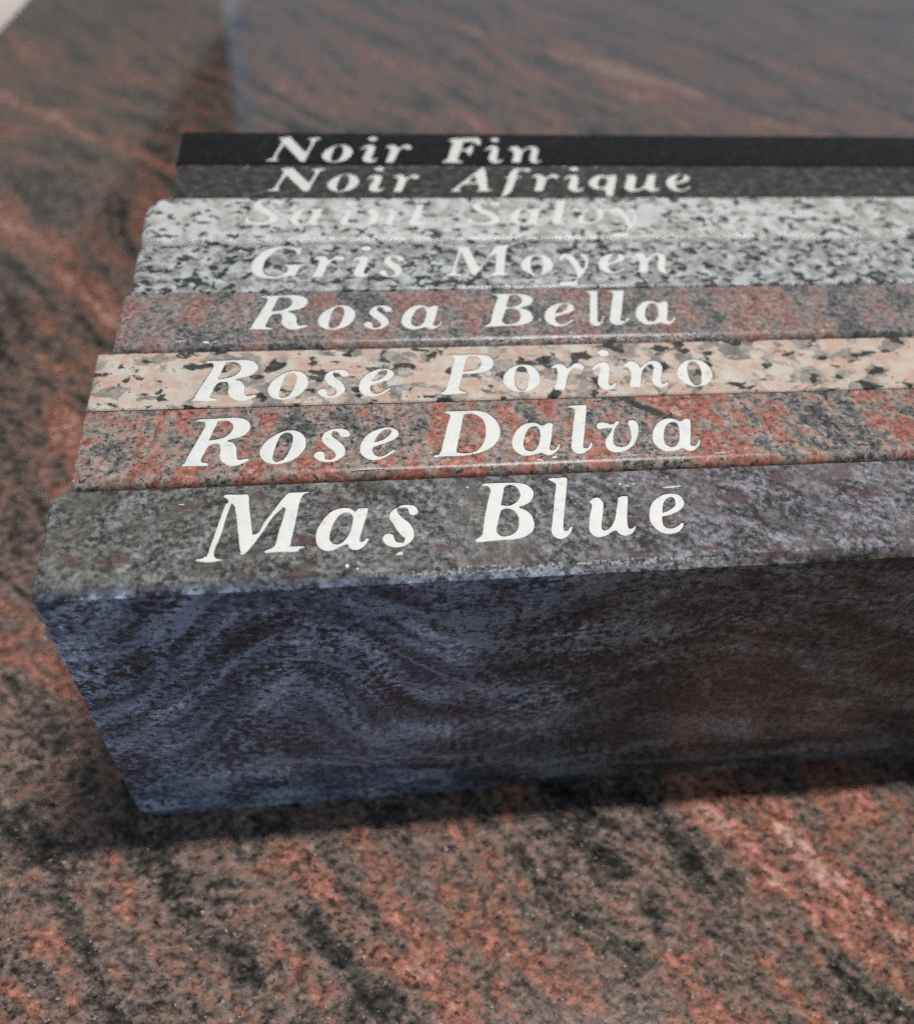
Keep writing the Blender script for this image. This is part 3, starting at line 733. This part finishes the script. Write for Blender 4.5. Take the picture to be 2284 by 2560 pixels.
    'F': '3.8,15.53! 5.07,16.86 8.74,17.35 12.17,17.61 15.12,17.65 15.75,16.33 15.59,14.13 15.08,11.94! 14.43,12.15 13.52,13.89 12.02,14.53 9.29,14.28! 8.84,12.31 8.14,10.15 8.31,9.63 10.13,9.95 11.71,11.91 12.71,12.79! 12.56,10.62 11.58,7.18 10.66,5.06 10.05,5.47 9.63,7.59 8.34,8.01 7.41,7.57! 6.68,5.02 5.85,2.5 6.32,1.88 7.59,1.47! 7.21,0.02 3.71,0 0.23,0.06 0,1.01! 1.28,1.85 2.27,2.9 3.32,6.69 4.71,11.4 5.33,14.01 4.81,14.44',
    'A': '0,0.66! 0.3,0.07 2.45,0 4.31,0.49! 4.21,1.15 3.18,1.65 3.65,2.64 4.93,4.31! 7.52,4.64 10.24,4.47! 10.15,2.3 9.87,1.48 8.29,0.49! 8.6,0.06 11.5,0.05 14.83,0.48! 14.58,1.31 13.21,1.97 13.29,3.97 13.73,8.71 13.86,13.88 13.69,15.46 12.98,15.8 11.89,14.57 9.29,11.61 6.68,8.35 3.51,4.64 1.6,2.14|7.18,6.32! 9.04,9.55 9.75,9.38! 9.81,6.16!',
    'f': '0,0! 1.14,2.93 2.49,7.22 3.87,11.59 4.07,12.95! 2.82,13.29 2.57,14.14! 4.69,14.66! 5.43,17.08 6.92,19.52 8.43,20.76 10.46,20.42 12.38,20.6 13.31,19.9 12.93,18.15 11.88,17.52 10.88,18.31 9.64,18.83 8.78,18.13 8.13,16.39 7.59,14.67! 9.71,14.5! 9.15,13.3 7.23,12.95! 6.21,9.9 5.1,6.22 4.15,3.58 2.77,1.62 0.9,0',
    'q': '11.36,16.11! 10.49,12.28 9.37,8.17 7.94,3.46 7.04,0.32! 4.55,0! 4.84,2.14 4.9,4.14 4.15,4.97 2.69,5.14 1.11,5.65 0.18,7.5 0,9.53 0.98,12.27 2.82,14.69 4.6,15.92 6.37,16.1 7.75,15.4 8.74,15.58 10.01,16.11|6.26,13.83 7.14,12.62 6.97,10.56 5.78,8.17 4.4,6.99 3.38,7.49 3.17,9.19 4.23,11.93 5.23,13.48',
    'S': '12.45,14.73! 11.91,13.37 11.19,12.02! 10.63,12.7 9.88,13.55 8.22,14.06 6.75,14.07 5.49,13.23 5.7,12.05 6.83,10.37 8.49,9.03 9.79,7.37 10.73,5.39 10.67,3.44 9.88,1.83 8.29,0.56 6.34,0 4.38,0.21 2.58,0.93 0.97,1.1 0,0.95! 0.35,3.52 0.82,5.46! 1.45,5.29! 1.97,3.18 3.6,2.52 5.75,2.51 7.34,3.14 8.04,4.43 7.29,5.58 5.82,6.74 4.15,8.39 3.02,10.06 2.79,11.73 3.28,13.74 4.71,15.09 6.72,15.6 8.75,15.25 10.41,15.42',
    't': '0.44,9.21! 2.54,9.54! 3.08,11.57 3.75,12.77 5.84,12.76! 5.52,11.22 4.99,9.53! 7.44,9.34! 7.19,8.67 4.72,8.51! 4.17,6.51 3.44,4.52 3.55,3.69 4.66,3.52 5.97,3.51! 5.48,2.19 4.03,0.57 2.5,0 1.02,0.01 0,1.1 0.07,3.22 0.9,5.53 1.86,8.2! 1.54,8.87',
    'l': '1.97,17.3! 2.23,17.84 3.52,18.01 5.73,18.03 7.32,18.08 7.38,17.63 6.6,14.58 5.58,10.73 4.59,6.95 3.77,4.08 3.37,2.45 3.78,2.23 4.55,2.29 5.51,4 6.1,4.28! 5.98,3.36 5.23,1.95 3.79,0.8 2.73,0.04 1.52,0 0.47,0.76 0,2.2 0.47,4.23 1.33,7.52 2.45,11.72 3.47,14.93 3.57,16.24 3.13,16.81 2.22,16.96',
    'a': '12.1,11.36! 11.47,8.74 10.8,6.26 9.95,3.62 9.62,2.62 9.96,1.99 10.72,2.06 11.45,2.73 12.32,4.23! 12.64,3.91 12.15,2.5 11.19,1.32 9.79,0.18 8.56,0 7.76,0.48 6.96,1.02! 5.37,0.4 3.83,0.07 2.22,0.15 0.9,1.21 0,3.07 0.08,5.11 0.82,7.55 2.22,9.79 3.99,11.4 5.93,12.06 7.59,11.88 8.68,11.09 9.42,10.95! 10.29,11.55 11.26,11.83|7.04,10.42 7.84,9.75 7.98,8.06 7.44,5.59 6.64,3.57 5.52,2.2 4.27,1.86 3.33,2.51 3.04,3.95 3.41,5.78 4.32,8.23 5.42,9.86',
}
WORDS = {
    1: [('N', 45.81, 178.82, 1.004, 1.0), ('o', 65.22, 178.41, 0.946, 1.044), ('i', 78.36, 178.48, 0.986, 1.06), ('r', 87.16, 178.53, 0.995, 1.117), ('F', 106.81, 178.43, 1.0, 1.005), ('i', 123.0, 178.19, 0.945, 1.065), ('n', 131.79, 178.26, 0.983, 1.053)],
    2: [('N', 46.59, 159.86, 1.023, 0.886), ('o', 66.73, 159.71, 0.936, 0.981), ('i', 79.67, 159.7, 0.979, 0.949), ('r', 88.71, 159.68, 0.94, 1.015), ('A', 107.81, 159.79, 1.006, 1.011), ('f', 124.72, 154.38, 1.001, 1.008), ('r', 136.94, 159.97, 1.039, 1.02), ('i', 148.25, 159.61, 1.038, 0.974), ('q', 157.0, 154.72, 1.0, 1.0), ('u', 169.24, 159.75, 1.126, 0.909), ('e', 184.93, 159.73, 0.964, 1.001)],
    3: [('S', 39.84, 140.14, 1.0, 1.0), ('a', 54.3, 140.0, 0.889, 0.88), ('i', 69.56, 139.9, 0.807, 0.869), ('n', 78.47, 139.71, 0.911, 0.895), ('t', 92.39, 139.31, 1.014, 1.018), ('S', 111.4, 139.42, 1.052, 0.954), ('a', 125.87, 139.6, 0.928, 0.883), ('l', 140.08, 140.03, 0.935, 0.827), ('v', 147.77, 139.94, 0.975, 0.857), ('y', 158.43, 130.8, 0.984, 1.059)],
    4: [('G', 42.9, 112.19, 1.009, 1.0), ('r', 61.15, 112.58, 1.001, 1.013), ('i', 72.66, 112.33, 1.002, 0.978), ('s', 81.2, 112.3, 0.903, 0.968), ('M', 101.05, 112.28, 1.0, 1.0), ('o_round', 125.54, 112.36, 1.003, 0.993), ('y', 135.93, 105.52, 1.017, 1.0), ('e', 150.29, 112.66, 0.945, 0.957), ('n', 162.41, 112.62, 0.97, 0.989)],
    5: [('R', 42.94, 88.12, 1.03, 0.945), ('o', 62.53, 87.79, 0.951, 0.977), ('s', 75.43, 87.59, 0.93, 0.95), ('a', 86.41, 87.21, 0.943, 0.956), ('B', 110.39, 87.79, 1.003, 0.856), ('e', 128.57, 87.33, 0.973, 0.979), ('l', 141.86, 87.27, 0.73, 0.956), ('l', 147.84, 87.56, 1.05, 0.938), ('a', 156.37, 87.37, 0.962, 0.974)],
    6: [('R', 29.21, 59.44, 1.042, 0.967), ('o', 49.02, 59.49, 0.937, 0.976), ('s', 61.99, 59.72, 0.935, 0.961), ('e', 72.95, 59.67, 0.965, 0.974), ('P', 94.6, 59.62, 1.0, 1.005), ('o_round', 112.44, 59.98, 1.009, 1.005), ('r', 126.09, 60.37, 1.0, 1.0), ('i', 137.66, 59.92, 0.999, 1.005), ('n', 147.15, 60.24, 1.008, 1.0), ('o_round', 162.1, 60.24, 1.003, 1.018)],
    7: [('R', 28.62, 36.4, 1.0, 1.0), ('o', 47.54, 36.47, 1.005, 1.012), ('s', 60.78, 36.51, 1.0, 1.006), ('e', 72.28, 36.61, 1.0, 1.0), ('D', 90.44, 36.77, 1.0, 1.0), ('a', 111.22, 36.22, 1.0, 1.009), ('l', 126.36, 36.31, 0.996, 1.006), ('v', 134.68, 36.34, 1.008, 1.0), ('a', 148.62, 35.94, 1.018, 1.03)],
    8: [('M_worn', 34.14, 7.08, 1.0, 1.005), ('a_bold', 60.9, 8.64, 1.0, 1.0), ('s_bold', 76.31, 8.88, 1.0, 1.0), ('B', 97.95, 9.24, 1.0, 1.0), ('l_worn', 116.35, 9.06, 1.0, 1.0), ('u', 125.52, 9.11, 1.0, 1.0), ('e_bold', 141.03, 9.04, 1.0, 1.0)],
}

HT = 122.0
# number: (back y, left x, length, front ease, end ease, back ease, corner radii, rounded, edge wear, stone, name label)
SLABS = {
    1: (198.7, 16.0, 335, 0.5, 0.5, 0.4, (0.8, 2, 2, 2.5), False, 0.12, stone_black,
        'fine black granite slab at the back of the row, lettered Noir Fin'),
    2: (176.5, 16.9, 330, 0.5, 0.5, 0.3, (0.8, 2, 2, 0.8), False, 0.10, stone_dark_grey,
        'dark grey granite slab in the row, lettered Noir Afrique'),
    3: (155.8, 8.6, 338, 3.4, 3.2, 0.4, (4.0, 4, 6, 7.0), True, 0.08, stone_white,
        'white black-speckled granite slab with rounded edges, lettered Saint Salvy'),
    4: (129.4, 8.6, 334, 1.2, 2.6, 0.4, (2.0, 3, 3, 3.0), True, 0.08, stone_grey_white,
        'grey and white speckled granite slab, lettered Gris Moyen'),
    5: (105.3, 6.8, 332, 3.0, 2.2, 0.4, (1.5, 3, 3, 2.6), True, 0.10, stone_pink_grey,
        'pinkish grey granite slab, lettered Rosa Bella'),
    6: (79.4, 3.7, 336, 0.4, 0.4, 0.3, (0.5, 2, 2, 0.6), False, 0.10, stone_peach,
        'peach coarse-grained granite slab with black patches, lettered Rose Porino'),
    7: (57.0, 3.6, 330, 2.9, 0.6, 0.4, (0.8, 2, 2, 1.2), True, 0.14, stone_red_grey,
        'red and grey banded granite slab, lettered Rose Dalva'),
    8: (30.0, 0.0, 335, 2.1, 0.7, 0.4, (1.0, 3, 3, 3.6), False, 0.20, stone_blue_grey,
        'blue-grey granite slab standing frontmost, lettered Mas Blue'),
}
PAINT = paint()
LETTERS = {n: letter_mesh('letter_' + n, s, 0.10, 0.06, -0.13) for n, s in GLYPHS.items()}
CUTTERS = {n: letter_mesh('cutter_' + n, s, 0.5, 0.0, 0.0) for n, s in GLYPHS.items()}
TALL = {n: max(v.co.y for v in me.vertices) / MM for n, me in CUTTERS.items()}
for me in LETTERS.values():
    me.materials.clear()
    me.materials.append(PAINT)

# splashes and crumbs of lettering paint: slab, x, y (on top, world mm), length, width, turn
DROPS = [
    (8, 136.3, 25.4, 1.1, 0.7, 0.2), (8, 138.0, 24.7, 1.3, 0.6, 0.0), (8, 139.8, 25.3, 1.2, 0.5, 0.1),
    (8, 149.4, 23.8, 5.6, 0.7, 0.08), (8, 67.9, 4.2, 1.1, 1.4, 0.0), (8, 80.1, 6.9, 2.2, 1.0, 0.1),
    (8, 70.2, 3.2, 0.7, 0.7, 0.0), (8, 30.0, 24.5, 1.6, 0.5, 0.1), (8, 98.0, 26.3, 0.8, 0.6, 0.0),
    (7, 117.5, 34.6, 1.8, 0.6, -0.3), (7, 121.5, 35.3, 2.2, 0.8, 0.1), (7, 90.0, 38.5, 0.8, 0.6, 0.3),
    (7, 140.8, 35.0, 7.0, 0.35, 0.06), (7, 166.0, 34.8, 6.0, 0.35, 0.06), (7, 74.0, 33.6, 9.0, 0.4, 0.03),
    (5, 32.0, 83.2, 2.4, 1.1, -0.2), (5, 34.3, 83.4, 2.6, 0.35, 0.5), (5, 24.6, 83.9, 3.2, 0.45, 0.25),
    (5, 135.0, 84.2, 1.6, 0.4, -0.9), (5, 146.2, 91.2, 1.2, 0.6, -0.4), (5, 127.0, 90.5, 1.0, 1.0, 0.0),
    (4, 123.0, 105.9, 3.6, 0.7, 0.0), (4, 140.5, 105.9, 5.5, 0.6, 0.0), (4, 152.0, 106.1, 6.5, 0.5, 0.0),
    (3, 119.2, 133.6, 1.4, 1.6, 0.0), (3, 126.4, 133.8, 1.2, 1.3, 0.0), (3, 178.5, 132.8, 3.2, 1.2, 0.0),
    (3, 122.0, 151.8, 2.6, 4.2, 0.3), (2, 40.0, 175.2, 1.0, 0.6, 0.0), (2, 150.0, 175.4, 2.2, 0.4, 0.0),
    (2, 162.0, 175.5, 1.8, 0.4, 0.0), (6, 57.0, 77.9, 7.5, 0.4, 0.03),
]


def drop_mesh(k):
    """irregular flattened blob of unit size"""
    bm = bmesh.new()
    n = 12
    rows = []
    for h, rr in ((-0.3, 1.0), (0.12, 0.97), (0.30, 0.75), (0.38, 0.4)):
        row = []
        for i in range(n):
            a = 2 * math.pi * i / n
            w = 0.5 * rr * (0.8 + 0.45 * noise.noise(Vector((math.cos(a) * 1.3 + k * 5, math.sin(a) * 1.3, k * 3.0))))
            row.append(bm.verts.new((math.cos(a) * w, math.sin(a) * w, h)))
        rows.append(row)
    for a, b in zip(rows, rows[1:]):
        for i in range(n):
            bm.faces.new((a[i], a[(i + 1) % n], b[(i + 1) % n], b[i]))
    bm.faces.new(rows[-1])
    me = bpy.data.meshes.new('paint_drop')
    bm.to_mesh(me)
    bm.free()
    for p in me.polygons:
        p.use_smooth = True
    me.materials.append(PAINT)
    return me


DROP_MESHES = [drop_mesh(k) for k in range(5)]

for num in range(1, 9):
    yb, x0, length, cf, cl, cb, radii, rnd, wear, stone, label = SLABS[num]
    yf = SLABS[num + 1][0] + {3: 1.6, 4: 0.7, 5: 1.8, 7: 1.8}.get(num, 0.5) if num < 8 else 0.0
    root = bpy.data.objects.new('granite_sample', None)
    root.empty_display_size = 0.02
    COL.objects.link(root)
    root.location = (x0 * MM, yf * MM, 0.0)
    root['label'] = label
    root['category'] = 'stone sample'
    root['group'] = 'lettered granite samples standing in a row'
    me = slab_mesh('stone_block', length, yb - yf, HT, cf, cl, cb, radii, rnd, wear, num * 13.7, 8.0 if num == 8 else 1.0)
    block = link('stone_block', me, stone(), root)
    cutters = []
    for g, gx, gy, sx, sy in WORDS[num]:
        low = yf + 0.45 * cf + 0.2
        if gy < low:                                   # tails end on the eased front edge
            sy *= (gy + TALL[g] * sy - low) / (TALL[g] * sy)
            gy = low
        o = link('letter', LETTERS[g], None, root, ((gx - x0) * MM, (gy - yf) * MM, (HT - 0.46) * MM))
        o.scale = (sx, sy, 1.0)
        cutters.append((CUTTERS[g], ((gx - x0) * MM, (gy - yf) * MM, HT * MM), (sx, sy)))
    if not engrave(block, cutters):
        print('engraving failed on slab', num)
    for i, (sn, dx, dy, dl, dw, turn) in enumerate(DROPS):
        if sn != num:
            continue
        o = link('paint_drop', DROP_MESHES[i % 5], None, root, ((dx - x0) * MM, (dy - yf) * MM, HT * MM))
        o.scale = (dl * MM, dw * MM, 0.35 * MM)
        o.rotation_euler = (0, 0, turn)
    if num == 8:
        o = link('paint_drop', DROP_MESHES[1], None, root, (3.6 * MM, 0.0, 109.9 * MM))
        o.scale = (1.3 * MM, 1.1 * MM, 0.4 * MM)
        o.rotation_euler = (math.radians(90), 0.4, 0)

for me in CUTTERS.values():
    bpy.data.meshes.remove(me)
